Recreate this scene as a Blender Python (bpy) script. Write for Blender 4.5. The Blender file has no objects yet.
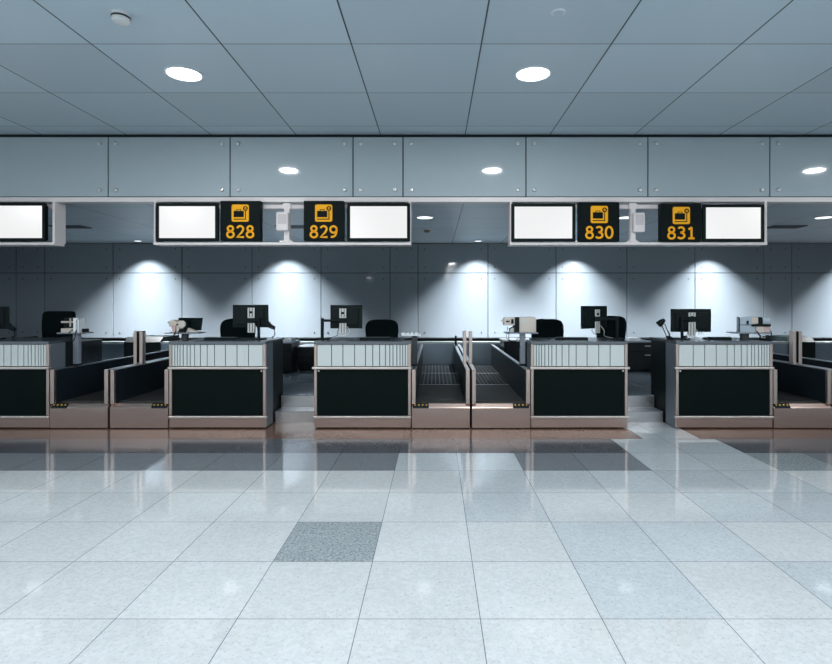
import bpy, bmesh, math, random
from mathutils import Vector, Matrix
random.seed(7)
PI = math.pi
C = bpy.context.scene.collection
SC = bpy.context.scene

# ------------------------------------------------------------------ materials
def nn(nt, t, **kw):
    n = nt.nodes.new(t)
    for k, v in kw.items():
        setattr(n, k, v)
    return n

def mat(name, col, rough=0.5, metal=0.0, spec=0.5, coat=0.0, coat_rough=0.05, noise=0.0, nscale=40.0, stretch=None, emit=None, estr=0.0):
    m = bpy.data.materials.new(name); m.use_nodes = True
    nt = m.node_tree; b = nt.nodes['Principled BSDF']
    b.inputs['Base Color'].default_value = (*col, 1)
    b.inputs['Roughness'].default_value = rough
    b.inputs['Metallic'].default_value = metal
    b.inputs['Specular IOR Level'].default_value = spec
    b.inputs['Coat Weight'].default_value = coat
    b.inputs['Coat Roughness'].default_value = coat_rough
    if noise:
        tc = nn(nt, 'ShaderNodeTexCoord'); mp = nn(nt, 'ShaderNodeMapping')
        if stretch: mp.inputs['Scale'].default_value = stretch
        nz = nn(nt, 'ShaderNodeTexNoise'); nz.inputs['Scale'].default_value = nscale; nz.inputs['Detail'].default_value = 4
        hs = nn(nt, 'ShaderNodeMapRange'); hs.inputs['To Min'].default_value = 1 - noise; hs.inputs['To Max'].default_value = 1 + noise
        mx = nn(nt, 'ShaderNodeMix', data_type='RGBA', blend_type='MULTIPLY'); mx.inputs['Factor'].default_value = 1
        mx.inputs['A'].default_value = (*col, 1)
        L = nt.links.new
        L(tc.outputs['Object'], mp.inputs['Vector']); L(mp.outputs['Vector'], nz.inputs['Vector'])
        L(nz.outputs['Fac'], hs.inputs['Value']); L(hs.outputs['Result'], mx.inputs['B'])
        L(mx.outputs['Result'], b.inputs['Base Color'])
        if metal > 0.5:
            hr = nn(nt, 'ShaderNodeMapRange'); hr.inputs['To Min'].default_value = rough * .8; hr.inputs['To Max'].default_value = rough * 1.2
            L(nz.outputs['Fac'], hr.inputs['Value']); L(hr.outputs['Result'], b.inputs['Roughness'])
    if emit:
        b.inputs['Emission Color'].default_value = (*emit, 1); b.inputs['Emission Strength'].default_value = estr
    return m

def joint_nodes(nt, x0, w, y0, d, half, half_y=None):
    """returns (joint mask socket, per tile random socket)"""
    L = nt.links.new
    tc = nn(nt, 'ShaderNodeTexCoord'); sp = nn(nt, 'ShaderNodeSeparateXYZ'); L(tc.outputs['Object'], sp.inputs[0])
    outs = []; cells = []
    for ax, o, s in (('X', x0, w), ('Y', y0, d)):
        a = nn(nt, 'ShaderNodeMath', operation='SUBTRACT'); L(sp.outputs[ax], a.inputs[0]); a.inputs[1].default_value = o
        p = nn(nt, 'ShaderNodeMath', operation='PINGPONG'); L(a.outputs[0], p.inputs[0]); p.inputs[1].default_value = s / 2
        l = nn(nt, 'ShaderNodeMath', operation='LESS_THAN'); L(p.outputs[0], l.inputs[0]); l.inputs[1].default_value = half if ax == 'X' or half_y is None else half_y
        outs.append(l)
        dv = nn(nt, 'ShaderNodeMath', operation='DIVIDE'); L(a.outputs[0], dv.inputs[0]); dv.inputs[1].default_value = s
        fl = nn(nt, 'ShaderNodeMath', operation='FLOOR'); L(dv.outputs[0], fl.inputs[0]); cells.append(fl)
    mxm = nn(nt, 'ShaderNodeMath', operation='MAXIMUM'); L(outs[0].outputs[0], mxm.inputs[0]); L(outs[1].outputs[0], mxm.inputs[1])
    cb = nn(nt, 'ShaderNodeCombineXYZ'); L(cells[0].outputs[0], cb.inputs[0]); L(cells[1].outputs[0], cb.inputs[1])
    wn = nn(nt, 'ShaderNodeTexWhiteNoise', noise_dimensions='3D'); L(cb.outputs[0], wn.inputs['Vector'])
    return tc, mxm.outputs[0], wn.outputs['Value']

FX0, FW, FY0, FD = 0.223, 0.599, 2.643, 0.5885
def granite(name, lo, hi, joint, var=0.06, contrast=1.0, rough=0.07, spec=.38, p1=.44):
    m = bpy.data.materials.new(name); m.use_nodes = True
    nt = m.node_tree; b = nt.nodes['Principled BSDF']; L = nt.links.new
    tc, jm, rnd = joint_nodes(nt, FX0, FW, FY0, FD, 0.0022)
    n1 = nn(nt, 'ShaderNodeTexNoise'); n1.inputs['Scale'].default_value = 60; n1.inputs['Detail'].default_value = 3; n1.inputs['Roughness'].default_value = .75
    n2 = nn(nt, 'ShaderNodeTexVoronoi'); n2.inputs['Scale'].default_value = 46
    n3 = nn(nt, 'ShaderNodeTexNoise'); n3.inputs['Scale'].default_value = 2.2; n3.inputs['Detail'].default_value = 3
    for n in (n1, n2, n3): L(tc.outputs['Object'], n.inputs['Vector'])
    r = nn(nt, 'ShaderNodeValToRGB'); L(n1.outputs['Fac'], r.inputs['Fac'])
    r.color_ramp.elements[0].position = .5 - .20 / contrast; r.color_ramp.elements[0].color = (*lo, 1)
    r.color_ramp.elements[1].position = p1; r.color_ramp.elements[1].color = (*hi, 1)
    # per voronoi grain tone
    g = nn(nt, 'ShaderNodeMapRange'); g.inputs['To Min'].default_value = .93; g.inputs['To Max'].default_value = 1.04
    sc = nn(nt, 'ShaderNodeSeparateColor'); L(n2.outputs['Color'], sc.inputs[0]); L(sc.outputs[0], g.inputs['Value'])
    t = nn(nt, 'ShaderNodeMapRange'); t.inputs['To Min'].default_value = 1 - var; t.inputs['To Max'].default_value = 1 + var; L(rnd, t.inputs['Value'])
    s = nn(nt, 'ShaderNodeMapRange'); s.inputs['To Min'].default_value = .92; s.inputs['To Max'].default_value = 1.06; L(n3.outputs['Fac'], s.inputs['Value'])
    k1 = nn(nt, 'ShaderNodeMath', operation='MULTIPLY'); L(g.outputs[0], k1.inputs[0]); L(t.outputs[0], k1.inputs[1])
    k2 = nn(nt, 'ShaderNodeMath', operation='MULTIPLY'); L(k1.outputs[0], k2.inputs[0]); L(s.outputs[0], k2.inputs[1])
    mx = nn(nt, 'ShaderNodeMix', data_type='RGBA', blend_type='MULTIPLY'); mx.inputs['Factor'].default_value = 1
    L(r.outputs['Color'], mx.inputs['A']); L(k2.outputs[0], mx.inputs['B'])
    mj = nn(nt, 'ShaderNodeMix', data_type='RGBA'); L(jm, mj.inputs['Factor']); L(mx.outputs['Result'], mj.inputs['A']); mj.inputs['B'].default_value = (*joint, 1)
    L(mj.outputs['Result'], b.inputs['Base Color'])
    b.inputs['Roughness'].default_value = rough
    b.inputs['Specular IOR Level'].default_value = spec
    return m

def ceiling_mat():
    m = bpy.data.materials.new('ceiling_tile'); m.use_nodes = True
    nt = m.node_tree; b = nt.nodes['Principled BSDF']; L = nt.links.new
    tc, jm, rnd = joint_nodes(nt, 0.385, 1.08, 6.52, 1.03, 0.0065, 0.0042)
    t = nn(nt, 'ShaderNodeMapRange'); t.inputs['To Min'].default_value = .93; t.inputs['To Max'].default_value = 1.06; L(rnd, t.inputs['Value'])
    mx = nn(nt, 'ShaderNodeMix', data_type='RGBA', blend_type='MULTIPLY'); mx.inputs['Factor'].default_value = 1
    mx.inputs['A'].default_value = (*CEIL, 1); L(t.outputs[0], mx.inputs['B'])
    mj = nn(nt, 'ShaderNodeMix', data_type='RGBA'); L(jm, mj.inputs['Factor']); L(mx.outputs['Result'], mj.inputs['A']); mj.inputs['B'].default_value = (.035, .05, .06, 1)
    L(mj.outputs['Result'], b.inputs['Base Color'])
    b.inputs['Roughness'].default_value = .38; b.inputs['Specular IOR Level'].default_value = .35
    return m

CEIL = (.49, .60, .67)
M = {}
M['granite_light'] = granite('granite_light', (.33, .36, .375), (.50, .53, .543), (.13, .16, .18))
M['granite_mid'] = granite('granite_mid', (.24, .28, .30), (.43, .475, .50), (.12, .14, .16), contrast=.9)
M['granite_dark'] = granite('granite_dark', (.12, .15, .165), (.32, .365, .38), (.10, .12, .13), contrast=1.3, p1=.56)
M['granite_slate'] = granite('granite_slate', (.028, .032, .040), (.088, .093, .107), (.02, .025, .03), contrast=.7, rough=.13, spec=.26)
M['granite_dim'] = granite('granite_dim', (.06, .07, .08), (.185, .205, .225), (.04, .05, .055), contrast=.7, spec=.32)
M['granite_shade_brown'] = granite('granite_shade_brown', (.035, .018, .013), (.150, .088, .067), (.02, .015, .012), contrast=.6, rough=.17, spec=.18)  # warm shadow tone along the counters, put into the stone colour
M['ceiling'] = ceiling_mat()
M['fascia_glass'] = mat('fascia_glass', (.42, .49, .52), .06, spec=.5, noise=.04, nscale=1.5)
M['wall_glass'] = mat('wall_glass', (.226, .266, .300), .05, spec=.5, noise=.05, nscale=1.2)
M['wall_upper_glass'] = M['wall_glass']
M['dark_backing'] = mat('dark_backing', (.012, .02, .024), .7)
M['plaster'] = mat('plaster', (.30, .35, .38), .8, noise=.04, nscale=3)
M['white_metal'] = mat('white_metal', (.80, .745, .73), .45, spec=.4, noise=.03, nscale=9)
M['bolt_steel'] = mat('bolt_steel', (.80, .79, .77), .28, 1.0)
M['steel'] = mat('steel', (.66, .50, .435), .34, 1.0, noise=.10, nscale=6, stretch=(1, 1, 14))
M['steel_cool'] = mat('steel_cool', (.55, .58, .60), .30, 1.0, noise=.08, nscale=6, stretch=(14, 1, 1))
M['steel_post'] = mat('steel_post', (.66, .54, .48), .40, 1.0, noise=.08, nscale=8, stretch=(8, 8, 1))
M['black_panel'] = mat('black_panel', (.0016, .006, .0055), .5, spec=.10, noise=.10, nscale=5)
M['slate_panel'] = mat('slate_panel', (.115, .14, .165), .45, noise=.06, nscale=6)
M['black_body'] = mat('black_body', (.004, .008, .009), .5, spec=.2)
M['slat_white'] = mat('slat_white', (.60, .66, .65), .45, noise=.03, nscale=5)
M['groove'] = mat('groove', (.10, .13, .14), .8)
M['steel_blue'] = mat('steel_blue', (.30, .37, .43), .34, 1.0, noise=.10, nscale=6, stretch=(14, 1, 1))
M['wall_bolt'] = mat('wall_bolt', (.05, .06, .07), .6)
M['steel_rail'] = mat('steel_rail', (.84, .76, .70), .42, 1.0, noise=.06, nscale=6)
M['pole_dark'] = mat('pole_dark', (.045, .05, .056), .5, noise=.05, nscale=10)
M['grille'] = mat('grille', (.60, .55, .56), .6)
M['edge_grey'] = mat('edge_grey', (.13, .15, .17), .4)
M['desk_top'] = mat('desk_top', (.05, .06, .07), .25, spec=.5)
M['side_laminate'] = mat('side_laminate', (.010, .017, .023), .3, spec=.28)
M['belt_rubber'] = mat('belt_rubber', (.030, .031, .031), .6, spec=.15, noise=.12, nscale=18)
M['belt_strip'] = mat('belt_strip', (.006, .009, .011), .6, spec=.1)
M['belt_bed'] = mat('belt_bed', (.07, .09, .11), .5, spec=.2)
M['gold'] = mat('gold', (.75, .45, .10), .35, metal=.4)
M['black_plastic'] = mat('black_plastic', (.004, .009, .010), .5, spec=.18)
M['bezel'] = mat('bezel', (.002, .007, .007), .4, spec=.12)
M['silver'] = mat('silver', (.58, .60, .58), .4, spec=.5, noise=.05, nscale=20)
M['fabric'] = mat('fabric', (.003, .007, .008), .9, spec=.08, noise=.25, nscale=140)
M['beige'] = mat('beige', (.62, .56, .50), .5, noise=.04, nscale=12)
M['grey_plastic'] = mat('grey_plastic', (.42, .50, .57), .45, noise=.04, nscale=12)
M['pink_plastic'] = mat('pink_plastic', (.60, .42, .40), .5)
M['pole_grey'] = mat('pole_grey', (.27, .31, .36), .45, metal=.3, noise=.05, nscale=10)
M['paper'] = mat('paper', (.80, .84, .86), .7)
M['cabinet'] = mat('cabinet', (.010, .015, .018), .35, spec=.4)
M['platform'] = mat('platform', (.24, .29, .34), .10, spec=.6, noise=.10, nscale=2.5)
M['riser'] = mat('riser', (.86, .84, .83), .32, 1.0, noise=.2, nscale=3)
M['screen'] = mat('screen', (.02, .02, .02), .2, emit=(1, 1, 1), estr=.84)
M['sign_black'] = mat('sign_black', (.003, .007, .007), .5, spec=.10)
M['sign_yellow'] = mat('sign_yellow', (.62, .30, .008), .5, spec=.2, emit=(.9, .40, .008), estr=.28)
M['lamp'] = mat('lamp', (.9, .9, .9), .4, emit=(.93, .97, 1), estr=9.0)
M['lamp_small'] = mat('lamp_small', (.9, .9, .9), .4, emit=(.93, .97, 1), estr=2.6)
M['lamp_ring'] = mat('lamp_ring', (.75, .80, .83), .4)
M['detector'] = mat('detector', (.72, .74, .74), .5)
M['detector_band'] = mat('detector_band', (.03, .04, .04), .6)
M['detector_brown'] = mat('detector_brown', (.30, .22, .15), .5)
M['vent'] = mat('vent', (.05, .065, .08), .5)

# ------------------------------------------------------------------ mesh builder
class MB:
    def __init__(s): s.v = []; s.f = []; s.sm = []; s.mi = []
    def add(s, vs, fs, smooth=False, mi=0):
        o = len(s.v); s.v += [tuple(p) for p in vs]
        for f in fs: s.f.append(tuple(i + o for i in f)); s.sm.append(smooth); s.mi.append(mi)
        return s
    def box(s, x0, x1, y0, y1, z0, z1, bev=0.0, M4=None, mi=0, seg=2):
        x0, x1 = sorted((x0, x1)); y0, y1 = sorted((y0, y1)); z0, z1 = sorted((z0, z1))
        if bev:
            bm = bmesh.new()
            bmesh.ops.create_cube(bm, size=1)
            for v in bm.verts:
                v.co = Vector(((x0 + x1) / 2 + v.co.x * (x1 - x0), (y0 + y1) / 2 + v.co.y * (y1 - y0), (z0 + z1) / 2 + v.co.z * (z1 - z0)))
            bmesh.ops.bevel(bm, geom=bm.edges[:], offset=min(bev, .49 * min(x1 - x0, y1 - y0, z1 - z0)), segments=seg, profile=.5, affect='EDGES')
            bm.verts.index_update()
            vs = [v.co.copy() for v in bm.verts]; fs = [[v.index for v in f.verts] for f in bm.faces]; bm.free()
            sm = seg > 2
        else:
            vs = [Vector((x, y, z)) for z in (z0, z1) for y in (y0, y1) for x in (x0, x1)]
            fs = [(0, 2, 3, 1), (4, 5, 7, 6), (0, 1, 5, 4), (2, 6, 7, 3), (0, 4, 6, 2), (1, 3, 7, 5)]
            sm = False
        if M4: vs = [M4 @ v for v in vs]
        return s.add(vs, fs, sm, mi)
    def prism(s, poly, a0, a1, axis='x', mi=0):
        """poly in the two other axes (x: (y,z); y: (x,z); z: (x,y)), extruded a0..a1"""
        def P(p, a):
            return (a, p[0], p[1]) if axis == 'x' else (p[0], a, p[1]) if axis == 'y' else (p[0], p[1], a)
        n = len(poly)
        vs = [P(p, a0) for p in poly] + [P(p, a1) for p in poly]
        fs = [tuple(range(n))[::-1], tuple(range(n, 2 * n))] + [(i, (i + 1) % n, n + (i + 1) % n, n + i) for i in range(n)]
        return s.add(vs, fs, False, mi)
    def tube(s, pts, r, n=10, smooth=True, cap=True, mi=0):
        pts = [Vector(p) for p in pts]; rs = r if isinstance(r, (list, tuple)) else [r] * len(pts)
        vs = []; fs = []
        up = None
        for i, p in enumerate(pts):
            d = (pts[min(i + 1, len(pts) - 1)] - pts[max(i - 1, 0)]).normalized()
            if up is None or abs(up.dot(d)) > .98: up = Vector((0, 0, 1)) if abs(d.z) < .9 else Vector((1, 0, 0))
            u = d.cross(up).normalized(); w = d.cross(u)
            for k in range(n):
                a = 2 * PI * k / n
                vs.append(p + (u * math.cos(a) + w * math.sin(a)) * rs[i])
        for i in range(len(pts) - 1):
            for k in range(n):
                fs.append((i * n + k, i * n + (k + 1) % n, (i + 1) * n + (k + 1) % n, (i + 1) * n + k))
        s.add(vs, fs, smooth, mi)
        if cap: s.add(vs[:n], [tuple(range(n))], False, mi); s.add(vs[-n:], [tuple(range(n))[::-1]], False, mi)
        return s
    def lathe(s, prof, c=(0, 0, 0), n=28, axis='z', mi=0):
        vs = []; fs = []
        for r, h in prof:
            for k in range(n):
                a = 2 * PI * k / n
                q = (r * math.cos(a), r * math.sin(a), h) if axis == 'z' else (r * math.cos(a), h, r * math.sin(a))
                vs.append((q[0] + c[0], q[1] + c[1], q[2] + c[2]))
        for i in range(len(prof) - 1):
            for k in range(n):
                fs.append((i * n + k, i * n + (k + 1) % n, (i + 1) * n + (k + 1) % n, (i + 1) * n + k))
        s.add(vs, fs, len(prof) > 5, mi)
        s.add(vs[:n], [tuple(range(n))[::-1]], False, mi); s.add(vs[-n:], [tuple(range(n))], False, mi)
        return s
    def build(s, name, m, parent=None, loc=None):
        me = bpy.data.meshes.new(name); me.from_pydata(s.v, [], s.f)
        for k in (m if isinstance(m, (list, tuple)) else [m]):
            me.materials.append(M[k])
        bm = bmesh.new(); bm.from_mesh(me); bmesh.ops.recalc_face_normals(bm, faces=bm.faces[:]); bm.to_mesh(me); bm.free()
        for p, sm, mi in zip(me.polygons, s.sm, s.mi): p.use_smooth = sm; p.material_index = mi
        o = bpy.data.objects.new(name, me); C.objects.link(o)
        if parent: o.parent = parent
        if loc: o.location = loc
        return o

def smooth_curve(pts, k=6):
    pts = [Vector(p) for p in pts]; out = []
    for i in range(len(pts) - 1):
        p0 = pts[max(i - 1, 0)]; p1 = pts[i]; p2 = pts[i + 1]; p3 = pts[min(i + 2, len(pts) - 1)]
        for j in range(k):
            t = j / k
            out.append(.5 * ((2 * p1) + (p2 - p0) * t + (2 * p0 - 5 * p1 + 4 * p2 - p3) * t * t + (3 * p1 - p0 - 3 * p2 + p3) * t ** 3))
    out.append(pts[-1]); return out

def tag(o, label=None, cat=None, group=None, kind=None):
    if label: o['label'] = label
    if cat: o['category'] = cat
    if group: o['group'] = group
    if kind: o['kind'] = kind
    return o
def thing(name, loc, label=None, cat=None, group=None, rz=0, kind=None):
    o = bpy.data.objects.new(name, None); C.objects.link(o); o.location = loc; o.rotation_euler = (0, 0, rz)
    o.empty_display_size = .1
    return tag(o, label, cat, group, kind)
def dup(root, loc, label, rz=None):
    r = root.copy(); C.objects.link(r); r.location = loc; r['label'] = label
    if rz is not None: r.rotation_euler = (0, 0, rz)
    for ch in list(root.children):
        c = ch.copy(); C.objects.link(c); c.parent = r
        for g in list(ch.children):
            d = g.copy(); C.objects.link(d); d.parent = c
    return r
def lamp(kind, name, loc, energy, parent=None, color=(.945, .975, 1), **kw):
    l = bpy.data.lights.new(name, kind); l.energy = energy; l.color = color
    for k, v in kw.items(): setattr(l, k, v)
    o = bpy.data.objects.new(name, l); C.objects.link(o); o.location = loc
    if parent: o.parent = parent
    return o

# ------------------------------------------------------------------ camera.  y = depth from camera, eye height 1.55
H = 1.55; F = 537.0; VX, VY = 435.0, 304.0
cam = bpy.data.cameras.new('camera'); co = bpy.data.objects.new('camera', cam); C.objects.link(co)
co.location = (0, 0, H); co.rotation_euler = (PI / 2, 0, 0)
cam.sensor_width = 36; cam.sensor_fit = 'HORIZONTAL'; cam.lens = F / 832 * 36
cam.shift_x = -(VX - 416) / 832; cam.shift_y = -(332 - VY) / 832; cam.clip_start = .05; cam.clip_end = 200
SC.camera = co
def X(px, d): return (px - VX) * d / F
def Z(py, d): return H - (py - VY) * d / F

CZ, BZ, ZF, ZW, ZC = 3.71, 2.913, 6.83, 12.0, 6.66     # ceiling, back ceiling, fascia depth, wall depth, counter depth
XL, XR, YB = -12.0, 12.0, -24.0

# ------------------------------------------------------------------ floor
def rng(a, b, o, w):
    out = [a]; k = math.ceil((a - o) / w)
    while o + k * w < b - 1e-4:
        if o + k * w > a + 1e-4: out.append(o + k * w)
        k += 1
    return out + [b]
fl = MB(); GR = ['granite_light', 'granite_mid', 'granite_dark', 'granite_slate', 'granite_shade_brown', 'granite_dim']
special = {(-2, 1): 2, (0, 2): 1, (1, 1): 1, (2, 1): 1, (1, 0): 1, (4, 2): 1, (3, 2): 1, (0, 3): 1, (2, 3): 1, (3, 3): 1, (-1, 4): 1, (1, 3): 1, (2, 2): 0,
           (-1, 2): 0, (-2, 2): 0, (-3, 2): 0, (3, 0): 1, (0, 1): 0, (0, 0): 0, (-1, 0): 0, (-1, 1): 0, (-2, 0): 0, (-3, 1): 0, (-3, 0): 0, (0, -1): 0, (-1, -1): 0,
           (1, -1): 0, (2, 0): 0, (3, 1): 0, (4, 1): 0, (1, 2): 0, (-4, 1): 0, (-4, 0): 0, (-5, 1): 0, (-2, 3): 0, (-1, 3): 0, (-3, 3): 0, (-4, 2): 0, (5, 2): 1, (5, 1): 1, (4, 0): 0}
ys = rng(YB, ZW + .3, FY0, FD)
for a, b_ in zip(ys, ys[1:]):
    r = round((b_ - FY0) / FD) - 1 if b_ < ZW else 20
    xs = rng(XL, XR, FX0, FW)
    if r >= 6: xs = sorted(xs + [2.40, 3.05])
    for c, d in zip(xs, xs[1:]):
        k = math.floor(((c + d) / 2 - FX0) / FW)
        if r >= 6: mi = 1 if 2.40 <= (c + d) / 2 <= 3.05 else 4  # brown stands for shade; the lighter strip paints light through the gap
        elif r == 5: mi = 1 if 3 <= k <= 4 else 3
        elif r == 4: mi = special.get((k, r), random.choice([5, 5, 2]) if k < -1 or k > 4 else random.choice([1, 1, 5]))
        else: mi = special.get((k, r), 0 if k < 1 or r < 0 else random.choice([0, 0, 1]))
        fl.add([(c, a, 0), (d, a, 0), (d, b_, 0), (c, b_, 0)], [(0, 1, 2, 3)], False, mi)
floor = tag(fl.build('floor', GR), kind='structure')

# ------------------------------------------------------------------ ceilings and walls
ceil = tag(MB().box(XL, XR, YB, ZF + .01, CZ, CZ + .12).build('ceiling', 'ceiling'), kind='structure')
ceil_b = tag(MB().box(XL, XR, ZF + .12, ZW + .3, BZ, BZ + .12).build('ceiling_back', 'ceiling'), kind='structure')
tag(MB().box(XL - .2, XL, YB, ZW + .3, 0, CZ + .12).build('wall_left', 'plaster'), kind='structure')
tag(MB().box(XR, XR + .2, YB, ZW + .3, 0, CZ + .12).build('wall_right', 'plaster'), kind='structure')
tag(MB().box(XL - .2, XR + .2, YB - .2, YB, 0, CZ + .12).build('wall_front', 'plaster'), kind='structure')

# back wall: dark backing with glass panels on bolts
wb = tag(MB().box(XL, XR, ZW + .03, ZW + .25, 0, BZ).build('wall_back', 'dark_backing'), kind='structure')
bolt_me = MB().lathe([(.014, 0), (.014, -.004), (.010, -.010), (.004, -.012)], n=12, axis='y').build('bolt', 'bolt_steel')
bolt_dk = MB().lathe([(.014, 0), (.014, -.004), (.010, -.010), (.004, -.012)], n=12, axis='y').build('bolt', 'wall_bolt')
def glass_panel(parent, x0, x1, y, z0, z1, m, bx=.085, bz=.085, bsc=1.0, bolts=None):
    p = MB().box(x0 + .007, x1 - .007, y, y + .018, z0 + .007, z1 - .007, bev=.003, seg=1).build('glass_panel', m, parent)
    if bolts:
        for xx in (x0 + bx, x1 - bx):
            for zz in (z0 + bz, z1 - bz):
                b = bolts.copy(); C.objects.link(b); b.parent = p; b.location = (xx, y, zz); b.scale = (bsc,) * 3
    return p
joints = [-123, -53, 16, 44.5, 113, 182, 252, 321, 390, 418, 488, 556, 627, 695, 764, 792, 861, 930]
for a, b_ in zip(joints, joints[1:]):
    for z0, z1, m in ((.79, 2.243, 'wall_glass'), (2.243, BZ - .005, 'wall_upper_glass')):
        glass_panel(wb, X(a, ZW), X(b_, ZW), ZW, z0, z1, m, bx=.15, bz=.13, bolts=bolt_dk)
# fascia
wf = tag(MB().box(XL, XR, ZF + .03, ZF + .12, BZ - .02, CZ + .1).build('wall_fascia', 'dark_backing'), kind='structure')
fj = [-137, -15, 108, 230, 353, 403, 526, 648, 770, 892, 1014]
for a, b_ in zip(fj, fj[1:]):
    glass_panel(wf, X(a, ZF), X(b_, ZF), ZF, Z(197, ZF), Z(136.6, ZF), 'fascia_glass', bx=.105, bz=.09, bsc=2.0, bolts=bolt_me)
tag(MB().box(XL, XR, ZF - .01, ZF + .11, Z(202, ZF), Z(197.3, ZF) , bev=.004).build('trim_1', 'white_metal'), kind='structure')
bpy.data.objects.remove(bolt_me); bpy.data.objects.remove(bolt_dk)

# ------------------------------------------------------------------ staff platform with two steps
def platform(name, x0, x1, gap):
    p = MB()
    if gap:
        p.box(x0, gap[0] - .02, 7.50, 10.84, 0, .31, mi=0).box(gap[1] + .02, x1, 7.50, 10.84, 0, .31, mi=0)
        p.box(gap[0] - .02, gap[1] + .02, 7.50, 10.84, 0, .31, mi=0)
    else: p.box(x0, x1, 7.50, 10.84, 0, .31)
    o = tag(p.build(name, 'platform'), kind='structure')
    if gap:
        a, b_ = gap[0] + .01, gap[1] - .01
        MB().box(a, b_, 7.02, 7.30, 0, .138).box(a, b_, 7.30, 7.498, 0, .302).build('step_riser', 'riser', o)
        MB().box(a, b_, 7.015, 7.30, .138, .146).box(a, b_, 7.293, 7.498, .302, .31).build('step_tread', 'platform', o)
    return o
platform('floor_platform_left', -9.0, -4.84, None)
platform('floor_platform_middle', -3.26, -.34, (-2.10, -1.50))
platform('floor_platform_right', 1.23, 4.15, (2.39, 2.99))

# ------------------------------------------------------------------ check-in counters
FR = [.16, .285, .413, .533, .613, .688, .752, .80, .835, .877, .912, .941, .97]
def make_counter(s, loc, label):
    """s = +1: conveyor side to the right"""
    t = thing('check_in_counter', loc, label, 'counter', 'check-in counters in a row')
    W = .60
    # carcass behind, notched on the conveyor side
    xg, xc = -s * (W - .012), s * (W - .13)
    MB().box(xg, xc, .305, .80, 0, 1.055).build('body', 'black_body', t)
    MB().box(-W + .02, W - .02, .03, .30, .02, 1.05).build('carcass', 'black_body', t)
    for sd in (-1, 1):
        MB().box(sd * W, sd * (W - .018), .035, .30, .012, 1.055, bev=.002, seg=1).build('side_panel', 'slate_panel', t)
    MB().box(-W + .037, W - .037, .012, .028, .165, .738, bev=.002, seg=1).build('front_panel', 'black_panel', t)
    # slatted panel
    p = MB(); x0, x1 = -W + .035, W - .035
    p.box(x0, x1, .018, .028, .778, 1.046, mi=1)
    cuts = [0] + FR + [1]
    for a, b_ in zip(cuts, cuts[1:]):
        xa, xb = x0 + (x1 - x0) * a, x0 + (x1 - x0) * b_
        if s < 0: xa, xb = -xb, -xa
        p.box(xa + .0055, xb - .0055, .006, .018, .780, 1.044)
    p.build('slatted_panel', ['slat_white', 'groove'], t)
    for sd in (-1, 1):
        w = .034
        MB().box(sd * W, sd * (W - w), 0, .034, .775, 1.05, bev=.003, seg=1).box(sd * W, sd * (W - w), 0, .034, .165, .74, bev=.003, seg=1).build('corner_post', 'steel_post', t)
    MB().box(-s * (W + .022), s * (W + .008), -.022, .03, .742, .77, bev=.004).build('rail', 'steel_rail', t)
    MB().box(-s * (W + .014), s * (W + .006), -.014, .03, .132, .160, bev=.004).build('rail', 'steel_rail', t)
    MB().box(-W, W, .004, .03, .016, .130, bev=.003, seg=1).build('plinth', 'steel', t)
    tp = [(-s * W, -.004), (s * W, -.004), (s * W, .30), (s * (W - .12), .32), (s * (W - .12), .83), (-s * W, .83)]
    MB().prism(tp, 1.058, 1.085, 'z').build('countertop', 'desk_top', t)
    MB().box(-W, W, -.006, -.001, 1.052, 1.085).build('edge_strip', 'edge_grey', t)
    lk = MB().lathe([(.011, 0), (.011, -.008), (.006, -.010)], (-s * (W - .055), .012, .718), n=14, axis='y').build('lock', 'silver', t)
    return t
CX = {'A': -5.39, 'B': -2.70, 'C': -.90, 'D': 1.79, 'E': 3.59}
cC = make_counter(1, (CX['C'], ZC, 0), 'check-in counter under sign 829, white slats crowd towards its right end')
cB = make_counter(-1, (CX['B'], ZC, 0), 'check-in counter under sign 828, with a cream ticket printer at its left end')
dup(cC, (CX['A'], ZC, 0), 'check-in counter cut off by the left edge of the photo, twin conveyors on its right')
dup(cC, (CX['E'], ZC, 0), 'check-in counter under sign 831, with a desk lamp standing at its left end')
dup(cB, (CX['D'], ZC, 0), 'check-in counter under sign 830, its monitor turned at an angle')

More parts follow.
